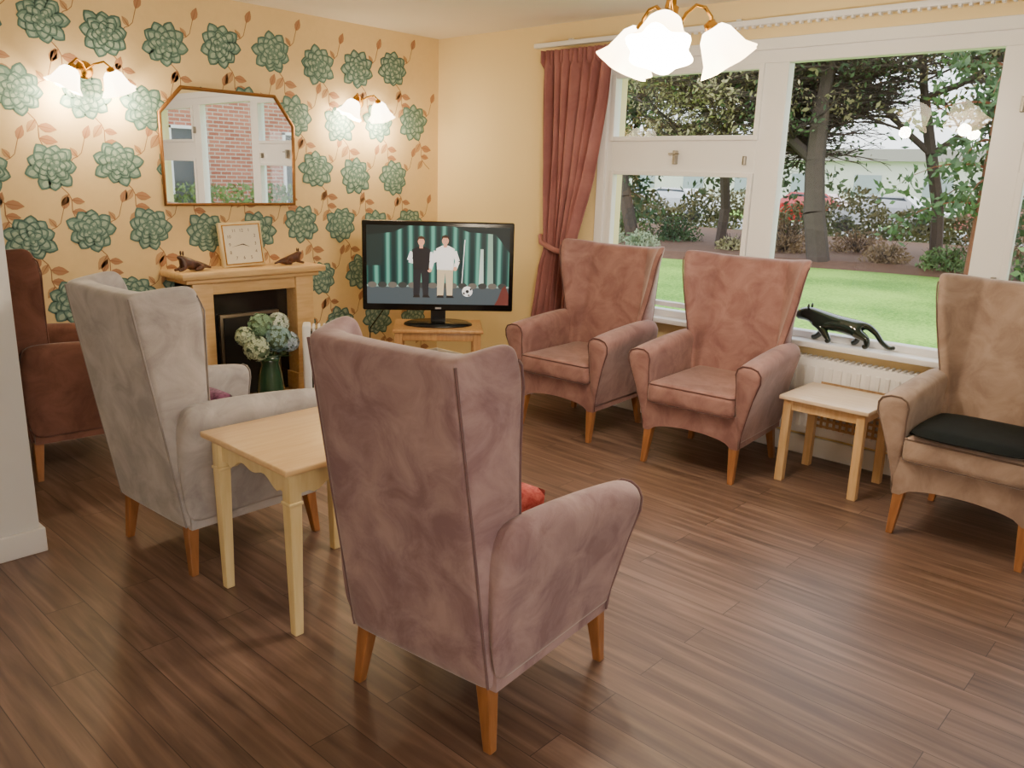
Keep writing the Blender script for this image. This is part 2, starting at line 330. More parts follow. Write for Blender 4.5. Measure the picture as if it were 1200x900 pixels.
# ------------------------------------------------------------ armchairs
def armchair(loc,rot,mat,tw=.32,H0=1.09,leg=M_leg,piping=None,seatmat=None,backmat=None,rwt=.24,ay=0.0,za=0.0,txo=0.0):
    A=empty('wingback_armchair',loc,rot)
    rxT=[(.19,-.31),(1.1,-.455)]
    rwT=[(.19,.25),(.62,.25),(1.1,rwt)]
    txT=[(.19,-.20),(.5,-.20),(.62,-.19+txo*.5),(.72,-.195+txo*.7),(.85,-.20+txo),(1.0,-.20+txo),(1.1,-.225+txo)]
    twT=[(.19,.262),(.5,.268),(.62,.274),(.85,lerp(.274,tw,.55)),(1.1,tw)]
    levels=[(.19,0),(.21,0),(.4,0),(.56,0),(.68,0),(.8,0),(.92,0),(1.02,0),(H0-.02,0),(H0-.003,.08),(H0+.008,.5)]
    V=[];Fc=[];T=.10
    rows=[]
    for z,shr in levels:
        rx=interp(rxT,z);rw=interp(rwT,z);tx=interp(txT,z);w=interp(twT,z)
        if z>H0-.03: tx-=.012*(1+shr*3)
        O=[(rx,0),(rx,rw*.5),(rx+.001,rw*.86),(rx+.004,rw+.0),(rx+.022,rw+.012),(lerp(rx,tx,.4),lerp(rw,w,.42)+.008),(lerp(rx,tx,.75),lerp(rw,w,.78)+.006),(tx-.004,w),(tx+.01,w-.010)]
        I=[(rx+T,0),(rx+T,rw*.42),(rx+T+.001,rw*.72),(rx+T+.004,rw-.045),(rx+T+.012,rw-.033),(lerp(rx+T,tx,.4),lerp(rw,w,.4)-.035),(lerp(rx+T,tx,.72),lerp(rw,w,.78)-.04),(tx-.004,w-.044),(tx+.01,w-.034)]
        hz=[0,.001,.002,.004,.006,.012,.017,.018,.014]
        row=[]
        tt=max(0,(z-.9)/.2)
        for (o,i,h) in zip(O,I,hz):
            m=((o[0]+i[0])/2,(o[1]+i[1])/2)
            o2=(lerp(o[0],m[0],shr),lerp(o[1],m[1],shr)); i2=(lerp(i[0],m[0],shr),lerp(i[1],m[1],shr))
            row.append((o2,i2,z+h*tt*1.3))
        full=[((r[0][0],-r[0][1]),(r[1][0],-r[1][1]),r[2]) for r in reversed(row[1:])]+row
        rows.append(full)
    n=len(rows[0])
    for r in rows:
        for q in r: V.append((q[0][0],q[0][1],q[2]))
        for q in reversed(r): V.append((q[1][0],q[1][1],q[2]))
    m=2*n
    for j in range(len(rows)-1):
        for i in range(m):
            i2=(i+1)%m; Fc.append((j*m+i,j*m+i2,(j+1)*m+i2,(j+1)*m+i))
    for base,rev in ((0,True),((len(rows)-1)*m,False)):
        for i in range(n-1):
            f=(base+i,base+i+1,base+m-2-i,base+m-1-i); Fc.append(f[::-1] if rev else f)
    bo=mesh('back_and_wings',V,Fc,[backmat or mat],A,True); fixn(bo); subs(bo,2)
    pm=piping or mat
    for s in (1,-1):
        pts=[(interp(rxT,z)+.010,s*(interp(rwT,z)+.003),z) for z in [.2,.35,.5,.65,.8,.95,1.05,H0-.005]]
        tube('rear_seam',pts,.004,pm,A,res=2)
        pts=[(interp(txT,z)+.004-(.012 if z>H0-.03 else 0),s*(interp(twT,z)-.004),z+.018*max(0,(z-.9)/.2)) for z in [.66,.72,.8,.9,1.0,1.05,H0-.025]]
        tube('wing_piping',pts,.0035,pm,A,res=2)
        pts=[(interp(rxT,z)+T+.003,s*(interp(rwT,z)-.036),z) for z in [.5,.65,.8,.95,1.05,H0-.01]]
        tube('inner_seam',pts,.0045,pm,A,res=2)
    for s in (1,-1):
        o_=ay
        secs=[(-.33,.665,.325+o_,.0),(-.24,.675,.335+o_,.0),(-.1,.672,.34+o_,0),(.08,.66,.345+o_,0),(.2,.648,.35+o_,0),(.28,.638,.354+o_,0),(.312,.63,.354+o_,0),(.328,.62,.35+o_,1)]
        V=[];Fc=[];K=14
        for x,zt,yo,e in secs:
            zt+=za*(x+.33)/.66
            yi=.245; yb=.278
            P=[(yi+.01,.30),(yi,.42),(yi,zt-.10),(yi-.006,zt-.045),(yi+.004,zt-.014),(yi+.03,zt+.002),((yi+yo)/2+.01,zt+.003),(yo-.018,zt-.010),(yo-.002,zt-.035),(yo-.002,zt-.075),(lerp(yo,yb,.4),zt-.17),(lerp(yo,yb,.72),zt-.28),(yb+.004,.26),(yb-.002,.19)]
            if e: P=[(lerp(p[0],.30,.16),lerp(p[1],.45,.05)) for p in P]
            f=max(0,min(1,(x-.0)/.3))
            for (y,z) in P:
                sh=-.05*f*max(0,(zt-z)/.42)
                V.append((x+sh,s*y,z))
        for j in range(len(secs)-1):
            for i in range(K):
                i2=(i+1)%K; Fc.append((j*K+i,j*K+i2,(j+1)*K+i2,(j+1)*K+i))
        Fc.append(tuple(range(K))); Fc.append(tuple((len(secs)-1)*K+i for i in range(K)))
        ao=mesh('arm',V,Fc,mat,A,True); fixn(ao); subs(ao,2)
        j=len(secs)-2
        loop=[V[j*K+i] for i in range(1,K)]
        tube('arm_piping',[(p[0]+.003,lerp(p[1],s*.30,.04),lerp(p[2],.45,.012)) for p in loop],.004,pm,A,res=2)
    V=[];Fc=[];ny=16
    for i in range(ny+1):
        y=lerp(-.272,.272,i/ny); zb=.185+.05*math.sqrt(max(0,1-(y/.235)**2))
        for (x,z) in ((-.29,.19),(.25,zb),(.275,zb),(.285,.36),(-.29,.36)): V.append((x,y,z))
    for i in range(ny):
        for k in range(5):
            k2=(k+1)%5; Fc.append((i*5+k,i*5+k2,(i+1)*5+k2,(i+1)*5+k))
    Fc.append((0,1,2,3,4)); Fc.append(tuple(ny*5+k for k in range(5)))
    fixn(mesh('seat_base',V,Fc,mat,A))
    box('seat_cushion',(-.30,-.247,.345),(.32,.247,.465),seatmat or mat,A,bevel=.035,seg=5)
    for zz in (.452,.358):
        ring=[]
        for k,(cx,cy) in enumerate(((.285,.215),(-.25,.215),(-.25,-.215),(.285,-.215))):
            for t in range(5):
                a=pi/2*k+pi/2*t/4; ring.append((cx+.028*math.cos(a),cy+.028*math.sin(a),zz))
        tube('cushion_piping',ring,.004,pm,A,cyclic=True,res=2)
    for s in (1,-1):
        prism('front_leg',(.245,s*.245,.21),(.275,s*.255,0),.024,.014,leg,A)
        prism('rear_leg',(-.27,s*.225,.2),(-.285,s*.252,0),.023,.014,leg,A)
    return A
P_mauve=velvet('piping_mauve',srgb(108,84,90),srgb(122,98,102)); P_rose=velvet('piping_rose',srgb(90,60,58),srgb(104,72,68)); P_beige=velvet('piping_beige',srgb(108,90,80),srgb(120,100,90))
P_grey=velvet('piping_grey',srgb(138,132,132),srgb(150,144,144))
cA=armchair((1.625,1.57,0),6,V_mauve,tw=.292,piping=P_mauve,rwt=.245,za=-.02,txo=-.035)
cB=armchair((1.545,3.03,0),3,V_grey,tw=.30,H0=1.07,piping=P_grey)
cC=armchair((1.50,4.40,0),-4,V_brown,tw=.33)
cD=armchair((3.93,3.0,0),183,V_rose,tw=.38,H0=1.09,piping=P_rose,ay=.02)
cE=armchair((3.93,2.09,0),184,V_rose,tw=.37,H0=1.09,piping=P_rose,ay=.02)
cF=armchair((3.935,.765,0),179,V_beige,tw=.37,H0=1.09,piping=P_beige,ay=.02)
def pillow(name,loc,rot,sz,mat,parent=None):
    w,h,t=sz;V=[];Fc=[];n=12
    for s in (1,-1):
        for j in range(n+1):
            for i in range(n+1):
                u=i/n*2-1;v=j/n*2-1
                th=t*.5*((1-u**4)*(1-v**4))**.5
                pin=1-.07*(abs(u)*abs(v))**2
                V.append((u*w/2*pin,v*h/2*pin,s*th))
    N1=(n+1)**2
    for j in range(n):
        for i in range(n):
            a=j*(n+1)+i
            Fc.append((a,a+1,a+n+2,a+n+1)); Fc.append((N1+a,N1+a+n+1,N1+a+n+2,N1+a+1))
    return mesh(name,V,Fc,mat,parent,True,loc,rot)
M_red=velvet('knit_coral',srgb(176,72,72),srgb(214,116,110),60)
M_pur=velvet('knit_purple',srgb(80,40,70),srgb(150,96,134),50)
M_stripe=velvet('knit_stripe',srgb(110,94,76),srgb(206,192,166),60)
M_black=velvet('dark_green_pad',srgb(6,10,10),srgb(14,22,21),30,sheen=.05)
pillow('cushion',(1.59,1.53,.55),(0,math.radians(-62),.2),(.22,.34,.10),M_red)
pillow('cushion',(1.455,2.95,.555),(0,math.radians(-66),.1),(.22,.26,.09),M_pur)
pillow('cushion',(1.58,4.38,.51),(0,math.radians(-14),0),(.34,.36,.08),M_stripe)
pillow('seat_pad',(3.83,.765,.488),(0,0,0),(.50,.48,.05),M_black)
# ------------------------------------------------------------ tables
def lamp_table():
    T=empty('side_table',(1.56,2.37,0),0)
    hx,hy=.285,.275;h=.6
    box('top',(-hx,-hy,h-.022),(hx,hy,h),M_maple,T,bevel=.006,seg=3)
    box('top_lip',(-hx+.02,-hy+.02,h-.032),(hx-.02,hy-.02,h-.022),M_cream_wood,T,bevel=.003)
    for sx in (1,-1):
        for sy in (1,-1):
            cx,cy=sx*(hx-.05),sy*(hy-.05)
            box('leg_block',(cx-.022,cy-.022,h-.125),(cx+.022,cy+.022,h-.03),M_cream_wood,T,bevel=.002)
            box('leg_collar',(cx-.026,cy-.026,h-.137),(cx+.026,cy+.026,h-.125),M_cream_wood,T,bevel=.003)
            prism('leg',(cx,cy,h-.137),(cx,cy,0),.023,.016,M_cream_wood,T)
    def apron(p,q):
        V=[];Fc=[];n=24
        for i in range(n+1):
            t=i/n; zb=h-.075-.03*abs(math.cos(t*pi))**1.5+.012*math.cos(t*pi*6)*(1 if .15<t<.85 else 0)
            x=lerp(p[0],q[0],t);y=lerp(p[1],q[1],t); d=Vector((q[1]-p[1],p[0]-q[0],0)).normalized()*.008
            V+=[(x+d.x,y+d.y,h-.03),(x-d.x,y-d.y,h-.03),(x-d.x,y-d.y,zb),(x+d.x,y+d.y,zb)]
        for i in range(n):
            for k in range(4):
                k2=(k+1)%4; Fc.append((i*4+k,i*4+k2,i*4+4+k2,i*4+4+k))
        fixn(mesh('apron',V,Fc,M_cream_wood,T))
    ax,ay=hx-.05,hy-.05
    apron((-ax,-ay),(ax,-ay));apron((-ax,ay),(ax,ay));apron((-ax,-ay),(-ax,ay));apron((ax,-ay),(ax,ay))
lamp_table()
def small_table():
    T=empty('side_table',(4.105,1.485,0),0)
    hx,hy,h=.205,.225,.46
    box('top',(-hx,-hy,h-.022),(hx,hy,h),M_birch,T,bevel=.005,seg=3)
    boxes('apron',[((-hx+.03,-hy+.03,h-.075),(hx-.03,-hy+.045,h-.022)),((-hx+.03,hy-.045,h-.075),(hx-.03,hy-.03,h-.022)),((-hx+.03,-hy+.045,h-.075),(-hx+.045,hy-.045,h-.022)),((hx-.045,-hy+.045,h-.075),(hx-.03,hy-.045,h-.022))],M_light_oak,T)
    for sx in (1,-1):
        for sy in (1,-1):
            prism('leg',(sx*(hx-.04),sy*(hy-.04),h-.022),(sx*(hx-.035),sy*(hy-.035),0),.021,.021,M_light_oak,T)
small_table()
# ------------------------------------------------------------ TV and stand
TVP=(3.72,4.10,0); TVR=-42.2
def tvtable():
    T=empty('tv_table',TVP,TVR); W=woodm('pine',srgb(190,140,88),srgb(214,166,110))
    box('top',(-.30,-.21,.475),(.30,.21,.50),W,T,bevel=.006)
    box('under_rail',(-.27,-.18,.42),(.27,.18,.475),W,T,bevel=.003)
    box('shelf',(-.26,-.17,.16),(.26,.17,.18),W,T,bevel=.003)
    for sx in (1,-1):
        for sy in (1,-1): prism('leg',(sx*.26,sy*.165,.475),(sx*.26,sy*.165,0),.026,.022,W,T)
tvtable()
def tv():
    T=empty('television',TVP,TVR)
    box('housing',(-.505,-.03,.60),(.505,.03,1.195),M_dark,T,bevel=.01)
    box('rear_housing',(-.36,.028,.68),(.36,.07,1.1),M_dark,T,bevel=.01)
    box('neck',(-.05,0,.52),(.05,.03,.62),M_dark,T)
    lathe('foot',[(0,.525),(.2,.523),(.23,.512),(.235,.501),(0,.501)],M_dark,T,n=40).scale=(1,.62,1)
    m,nt,b=newmat('screen_picture'); N=nt.nodes; Lk=nt.links
    tc=N.new('ShaderNodeTexCoord'); sp=N.new('ShaderNodeSeparateXYZ'); Lk.new(tc.outputs['Object'],sp.inputs[0])
    wv=N.new('ShaderNodeTexWave'); wv.bands_direction='X'; wv.inputs['Scale'].default_value=4.2; wv.inputs['Distortion'].default_value=1.2; wv.inputs['Detail'].default_value=3
    cmb=N.new('ShaderNodeCombineXYZ'); sc=N.new('ShaderNodeMath'); sc.operation='MULTIPLY'; sc.inputs[1].default_value=.15
    Lk.new(sp.outputs['X'],cmb.inputs[0]); Lk.new(sp.outputs['Z'],sc.inputs[0]); Lk.new(sc.outputs[0],cmb.inputs[2]); Lk.new(cmb.outputs[0],wv.inputs[0])
    rp=N.new('ShaderNodeValToRGB'); e=rp.color_ramp.elements; e[0].color=srgb(24,48,46); e[0].position=.1; e[1].color=srgb(104,172,146); e[1].position=1
    k=e.new(.65);k.color=srgb(44,90,80)
    Lk.new(wv.outputs['Fac'],rp.inputs[0])
    mr=N.new('ShaderNodeMapRange'); mr.inputs[1].default_value=.755; mr.inputs[2].default_value=.765; Lk.new(sp.outputs['Z'],mr.inputs[0])
    mx=N.new('ShaderNodeMixRGB'); mx.inputs[1].default_value=srgb(80,88,90); Lk.new(mr.outputs[0],mx.inputs[0]); Lk.new(rp.outputs[0],mx.inputs[2])
    b.inputs['Base Color'].default_value=(0,0,0,1); b.inputs['Roughness'].default_value=.3
    Lk.new(mx.outputs[0],b.inputs['Emission Color']); b.inputs['Emission Strength'].default_value=1.2
    mesh('screen',[(-.475,-.0315,.645),(.475,-.0315,.645),(.475,-.0315,1.165),(-.475,-.0315,1.165)],[(0,1,2,3)],m,T)
    cols={}
    def em(c):
        if c not in cols: cols[c]=emis('screen_ink',srgb(*c),1.1)
        return cols[c]
    cnt=[0]
    def P(pts,c):
        cnt[0]+=1; y=-.0318-.0001*cnt[0]
        mesh('screen_shape',[(p[0],y,p[1]) for p in pts],[tuple(range(len(pts)))],em(c),T)
    def ell(cx,cz,rx,rz,c,n=18): P([(cx+rx*math.cos(2*pi*i/n),cz+rz*math.sin(2*pi*i/n)) for i in range(n)],c)
    P([(-.475,.9),(-.475,1.165),(-.36,1.165),(-.38,.9)],(24,40,40)); P([(.475,1.0),(.475,1.165),(.1,1.165),(.2,1.13),(.38,1.12)],(20,30,32)); P([(-.475,1.165),(-.2,1.165),(-.3,1.12),(-.475,1.1)],(18,28,28))
    P([(.33,.76),(.33,1.12),(.36,1.12),(.37,.76)],(120,150,135)); P([(.27,.76),(.28,1.02),(.30,1.02),(.305,.76)],(170,190,180))
    P([(-.475,.76),(-.475,.772),(.475,.772),(.475,.76)],(130,150,145))
    for i in range(14): ell(-.44+.067*i,.772,.03,.02,(50,52,50) if i%2 else (90,86,80))
    def man(cx,zb,h,shirt,arm,trou,hair,arms):
        s=h
        P([(cx-.13*s,zb+.5*s),(cx+.13*s,zb+.5*s),(cx+.12*s,zb+.03*s),(cx+.03*s,zb+.03*s),(cx+.0*s,zb+.42*s),(cx-.03*s,zb+.03*s),(cx-.13*s,zb+.03*s)],trou)
        P([(cx-.14*s,zb),(cx-.02*s,zb),(cx-.03*s,zb+.04*s),(cx-.12*s,zb+.04*s)],(25,20,18)); P([(cx+.02*s,zb),(cx+.15*s,zb),(cx+.12*s,zb+.04*s),(cx+.03*s,zb+.04*s)],(25,20,18))
        for a in arms: 
            for p,q in zip(a,a[1:]):
                d=Vector((q[0]-p[0],q[1]-p[1])).normalized()*.035*s
                P([(cx+p[0]*s-d.y,zb+p[1]*s+d.x),(cx+q[0]*s-d.y,zb+q[1]*s+d.x),(cx+q[0]*s+d.y,zb+q[1]*s-d.x),(cx+p[0]*s+d.y,zb+p[1]*s-d.x)],arm)
            ell(cx+a[-1][0]*s,zb+a[-1][1]*s,.035*s,.035*s,(206,150,122))
        P([(cx-.15*s,zb+.8*s),(cx-.05*s,zb+.85*s),(cx+.05*s,zb+.85*s),(cx+.15*s,zb+.8*s),(cx+.14*s,zb+.62*s),(cx+.13*s,zb+.46*s),(cx-.13*s,zb+.46*s),(cx-.14*s,zb+.62*s)],shirt)
        P([(cx-.03*s,zb+.82*s),(cx+.03*s,zb+.82*s),(cx+.025*s,zb+.9*s),(cx-.025*s,zb+.9*s)],(200,145,118))
        ell(cx,zb+.935*s,.055*s,.072*s,(206,150,122))
        P([(cx-.06*s,zb+.93*s),(cx-.055*s,zb+1.0*s),(cx,zb+1.025*s),(cx+.055*s,zb+1.0*s),(cx+.06*s,zb+.93*s),(cx+.035*s,zb+.975*s),(cx-.035*s,zb+.975*s)],hair)
        for ex in (-.02,.02): ell(cx+ex*s,zb+.945*s,.006*s,.006*s,(40,28,24),8)
        P([(cx-.018*s,zb+.905*s),(cx+.018*s,zb+.905*s),(cx,zb+.897*s)],(140,70,60))
    man(-.115,.69,.40,(26,24,28),(225,225,225),(28,28,34),(60,36,24),[[(-.15,.76),(-.2,.62),(-.06,.58)],[(.15,.76),(.18,.6),(.14,.46)]])
    man(.045,.69,.41,(228,226,222),(228,226,222),(186,170,140),(50,32,22),[[(-.15,.76),(-.2,.6),(-.08,.66)],[(.15,.76),(.2,.6),(.16,.48)]])
    P([(.155,.79),(.16,.79),(.178,1.08),(.172,1.08)],(220,220,220))
    ell(.195,.735,.035,.035,(225,225,225)); ell(.195,.735,.012,.012,(40,40,40)); ell(.218,.75,.007,.009,(40,40,40)); ell(.173,.722,.007,.009,(40,40,40)); ell(.205,.71,.008,.006,(40,40,40))
    P([(.38,.645),(.475,.645),(.475,.72),(.45,.78),(.43,.76),(.40,.68)],(90,40,36))
    mesh('badge',[(-.02,-.0312,.612),(.02,-.0312,.612),(.02,-.0312,.624),(-.02,-.0312,.624)],[(0,1,2,3)],simple('badge_silver',srgb(190,190,195),.3,metal=.5),T)
tv()
tube('tv_cable',[(3.55,4.35,.7),(3.45,4.50,.45),(3.5,4.58,.2),(3.6,4.7,.03)],.004,M_dark)
# ------------------------------------------------------------ fireplace
def fireplace():
    Fp=empty('fireplace'); y1=YW-.021; yf=4.67
    O=woodm('fire_surround_oak',srgb(212,174,120),srgb(228,194,142),axis=0)
    box('mantel_shelf',(2.19,yf-.05,.85),(3.18,YW-.003,.89),O,Fp,bevel=.006)
    box('mantel_mould',(2.225,yf-.02,.82),(3.145,YW-.003,.85),O,Fp,bevel=.008)
    box('header',(2.27,yf+.02,.745),(3.10,y1,.82),O,Fp,bevel=.003)
    box('pilaster',(2.27,yf,.05),(2.40,y1,.82),O,Fp,bevel=.004); box('pilaster',(2.98,yf,.05),(3.11,y1,.82),O,Fp,bevel=.004)
    box('plinth',(2.255,yf-.012,.05),(2.415,y1,.17),O,Fp,bevel=.004); box('plinth',(2.965,yf-.012,.05),(3.125,y1,.17),O,Fp,bevel=.004)
    box('back_panel',(2.40,yf+.12,.05),(2.98,yf+.14,.745),simple('marble_black',srgb(30,28,28),.2),Fp)
    box('firebox_trim',(2.48,yf+.09,.05),(2.90,yf+.12,.60),simple('fire_frame',srgb(120,108,92),.3,metal=.7),Fp,bevel=.004)
    box('firebox',(2.50,yf+.08,.07),(2.88,yf+.1,.58),simple('firebox_dark',srgb(16,15,15),.6),Fp)
    box('hearth',(2.17,4.50,0),(3.2,y1,.05),O,Fp,bevel=.004)
fireplace()
def clock():
    C=empty('mantel_clock',(2.68,4.79,.892),4); C.rotation_euler=(math.radians(-7),math.radians(-2),math.radians(-4))
    g=simple('clock_gilt',srgb(210,192,150),.35,metal=.2); w=simple('clock_face',srgb(234,228,210),.5)
    s=.14
    box('case',(-s,-.02,0),(s,.02,2*s),g,C,bevel=.008)
    box('face',(-s+.022,-.024,.022),(s-.022,-.018,2*s-.022),w,C)
    boxes('bead_rim',[((-s+.016,-.027,.016),(s-.016,-.022,.022)),((-s+.016,-.027,2*s-.022),(s-.016,-.022,2*s-.016)),((-s+.016,-.027,.022),(-s+.022,-.022,2*s-.022)),((s-.022,-.027,.022),(s-.016,-.022,2*s-.022))],M_brass,C)
    ink=simple('clock_ink',srgb(60,50,40),.5)
    for h in range(1,13):
        a=pi/2-2*pi*h/12; cu=D.curves.new('numeral','FONT'); cu.body=str(h); cu.size=.028; cu.align_x='CENTER'; cu.align_y='CENTER'; cu.materials.append(ink)
        k=max(abs(math.cos(a)),abs(math.sin(a)))
        o=D.objects.new('numeral',cu); COL.objects.link(o); o.parent=C; o.location=(.085*math.cos(a)/max(.85,k),-.0245,s+.085*math.sin(a)/max(.85,k)); o.rotation_euler=(pi/2,0,0)
    def hand(a,L,w_):
        c,sn=math.cos(a),math.sin(a)
        mesh('hand',[( -sn*w_,-.0255,s+c*w_),(c*L,-.0255,s+sn*L),(sn*w_,-.0255,s-c*w_)],[(0,1,2)],ink,C)
    hand(pi/2-2*pi*3.75/12,.05,.004); hand(pi/2-2*pi*.72,.075,.003)
clock()
def skin(name,verts,edges,radii,mat,parent=None,lvl=2,loc=None,rot=None):
    me=D.meshes.new(name); me.from_pydata(verts,edges,[]); me.update(); me.materials.append(mat)
    o=D.objects.new(name,me); COL.objects.link(o)
    if parent:o.parent=parent
    if loc:o.location=loc
    if rot:o.rotation_euler=rot
    md=o.modifiers.new('skin','SKIN'); md.use_smooth_shade=True
    for i,r in enumerate(radii):
        sv=me.skin_vertices[0].data[i]; sv.radius=(r,r) if not isinstance(r,tuple) else r; sv.use_root=(i==0)
    s=o.modifiers.new('s','SUBSURF'); s.levels=lvl; s.render_levels=lvl
    return o
def panther(name,loc,rotz,sc,mat):
    E=empty(name,loc,rotz); E.scale=(sc,sc,sc)
    V=[(0,-.10,.118),(0,-.02,.112),(0,.06,.114),(0,.115,.134),(0,.155,.146),(0,.192,.138),(0,.225,.124)]
    R=[.053,(.046,.043),.058,.046,.044,.036,.022]
    Ed=[(0,1),(1,2),(2,3),(3,4),(4,5),(5,6)]
    def leg(root,pts,rs):
        p=root
        for q,r in zip(pts,rs):
            V.append(q);R.append(r);Ed.append((p,len(V)-1));p=len(V)-1
    leg(2,[(.034,.085,.085),(.036,.085,.048),(.036,.115,.018),(.036,.140,.012)],[.029,.019,.016,.017])
    leg(2,[(-.034,.065,.085),(-.036,.035,.05),(-.036,.01,.018),(-.036,.034,.012)],[.029,.019,.016,.017])
    leg(0,[(.036,-.075,.082),(.036,-.115,.052),(.036,-.10,.018),(.036,-.076,.012)],[.034,.019,.016,.017])
    leg(0,[(-.036,-.125,.082),(-.036,-.18,.058),(-.036,-.185,.018),(-.036,-.161,.012)],[.034,.019,.016,.017])
    leg(0,[(0,-.16,.122),(0,-.21,.090),(0,-.245,.045),(0,-.285,.020),(0,-.315,.03)],[.022,.016,.014,.013,.012])
    skin('body',V,Ed,R,mat,E)
    eye=simple('figurine_eye',srgb(190,170,60),.2)
    for s in (1,-1):
        ball('ear',(s*.024,.148,.186),.013,mat,E,(.8,.5,1.2),8)
        ball('eye',(s*.022,.197,.160),.005,eye,E,seg=8)
    return E
M_panther=simple('black_green_glaze',srgb(6,34,28),.05,var=.3,coat=1)
panther('panther_figurine',(4.405,1.66,.666),0,1.02,M_panther)
M_carv=woodm('carved_dark_wood',srgb(58,32,22),srgb(88,50,32))
def carving(loc,rotz,sc):
    E=empty('carved_wooden_animal',loc,rotz); E.scale=(sc,sc,sc)
    V=[(0,-.07,.035),(0,0,.045),(0,.06,.06),(0,.085,.10),(0,.115,.105)]; R=[.034,.038,.032,.022,.013]; Ed=[(0,1),(1,2),(2,3),(3,4)]
    def br(root,pts,rs):
        p=root
        for q,r in zip(pts,rs): V.append(q);R.append(r);Ed.append((p,len(V)-1));p=len(V)-1
    for s in (1,-1):
        br(2,[(s*.025,.075,.022),(s*.025,.125,.010)],[.014,.010]); br(0,[(s*.035,-.05,.02),(s*.035,.0,.010)],[.02,.010])
    br(0,[(0,-.12,.025),(0,-.16,.012)],[.012,.008])
    skin('body',V,Ed,R,M_carv,E)
    for s in (1,-1): ball('ear',(s*.014,.075,.128),.012,M_carv,E,(.5,.6,1.5),8)
carving((2.31,4.74,.892),100,.85); carving((3.0,4.76,.892),-95,.72)
# ------------------------------------------------------------ mirror
def mirror():
    E=empty('wall_mirror')
    pts=[(2.25,1.275),(3.13,1.275),(3.14,1.775),(3.01,1.95),(2.39,1.95),(2.25,1.80)]
    m,nt,b=newmat('mirror_glass'); b.inputs['Metallic'].default_value=1; b.inputs['Roughness'].default_value=.01; b.inputs['Base Color'].default_value=(.92,.92,.92,1)
    y=YW-.025
    mesh('glass',[(p[0],y,p[1]) for p in pts],[tuple(range(6))],m,E)
    mesh('backing',[(p[0],YW-.008,p[1]) for p in pts],[tuple(range(6))],M_dark,E)
    tube('gilt_frame',[(p[0],y,p[1]) for p in pts],.012,simple('gilt',srgb(150,106,62),.35,metal=.7),E,cyclic=True)
mirror()
# ------------------------------------------------------------ lights fixtures
def shade_mat(st):
    m,nt,b=newmat('frosted_shade_glow'); N=nt.nodes; Lk=nt.links
    tc=N.new('ShaderNodeTexCoord'); sp=N.new('ShaderNodeSeparateXYZ'); Lk.new(tc.outputs['Object'],sp.inputs[0])
    rp=N.new('ShaderNodeValToRGB'); mr=N.new('ShaderNodeMapRange'); mr.inputs[1].default_value=-.13; mr.inputs[2].default_value=0
    Lk.new(sp.outputs['Z'],mr.inputs[0]); Lk.new(mr.outputs[0],rp.inputs[0])
    rp.color_ramp.elements[0].color=(1,.72,.40,1); rp.color_ramp.elements[1].color=(1,.86,.66,1)
    Lk.new(rp.outputs[0],b.inputs['Emission Color']); b.inputs['Emission Strength'].default_value=st; b.inputs['Base Color'].default_value=(.95,.9,.8,1)
    return m
M_shade=shade_mat(12)
def pt(name,loc,e,parent=None,r=.03,col=(1,.84,.64)):
    l=D.lights.new(name,'POINT'); l.energy=e; l.color=col; l.shadow_soft_size=r
    o=D.objects.new(name,l); COL.objects.link(o); o.location=loc
    if parent:o.parent=parent
    return o
def bell(parent,loc,rot,s=1):
    lathe('shade',[(.012*s,0),(.030*s,-.004*s),(.046*s,-.022*s),(.055*s,-.05*s),(.064*s,-.08*s),(.084*s,-.108*s)],M_shade,parent,n=60,loc=loc,rot=rot,scallop=.11,k=6)
    lathe('shade_cap',[(.0,.02*s),(.016*s,.016*s),(.02*s,-.004*s)],M_brass,parent,n=16,loc=loc,rot=rot)
def sconce(x,z):
    E=empty('wall_sconce',(x,YW-.001,z))
    lathe('backplate',[(0,-.022),(.02,-.02),(.04,-.01),(.048,0)],M_brass,E,n=24,rot=(-pi/2,0,0))
    for s in (1,-1):
        tube('arm',[(0,-.02,0),(s*.03,-.06,.03),(s*.07,-.09,.045),(s*.098,-.10,.02),(s*.10,-.10,-.0)],.006,M_brass,E)
        bell(E,(s*.10,-.10,-.0),(.15,s*-.4,0),1.08)
        pt('bulb',(s*.14,-.12,-.15),9,E,.035,(1,.78,.5))
sconce(1.865,1.99); sconce(3.69,1.975)
def chandelier(loc,name,e=16,rotd=0,n=3,sc=1.2):
    E=empty(name,loc)
    zc=H-loc[2]
    tube('rod',[(0,0,zc),(0,0,.02)],.007,M_brass,E)
    lathe('ceiling_rose',[(.0,zc-.035),(.03,zc-.03),(.055,zc-.008),(.06,zc-.001)],M_brass,E)
    lathe('hub',[(r*sc,z*sc) for r,z in [(.0,.06),(.015,.05),(.012,.03),(.03,.01),(.034,-.015),(.018,-.04),(.008,-.06),(.0,-.07)]],M_brass,E)
    for i in range(n):
        a=math.radians(rotd)+2*pi*i/n; c,s=math.cos(a),math.sin(a)
        P=[(.02,0),(.04,.035),(.07,.06),(.10,.055),(.122,.03),(.125,.0)]
        tube('arm',[(r*c*sc,r*s*sc,z*sc) for r,z in P],.007,M_brass,E)
        q=Matrix.Rotation(a,4,'Z')@Matrix.Rotation(-.6,4,'Y')
        bell(E,(.125*c*sc,.125*s*sc,.0),q.to_euler(),1.12*sc)
        pt('bulb',(.22*c*sc,.22*s*sc,-.15*sc),e,E,.04)
    return E
chandelier((2.755,1.77,2.055),'chandelier',25,rotd=-42.4+5)
chandelier((-.6,-1.2,2.0),'chandelier',26,rotd=20)  # added fixture, unseen behind the camera, to brighten the near chairs
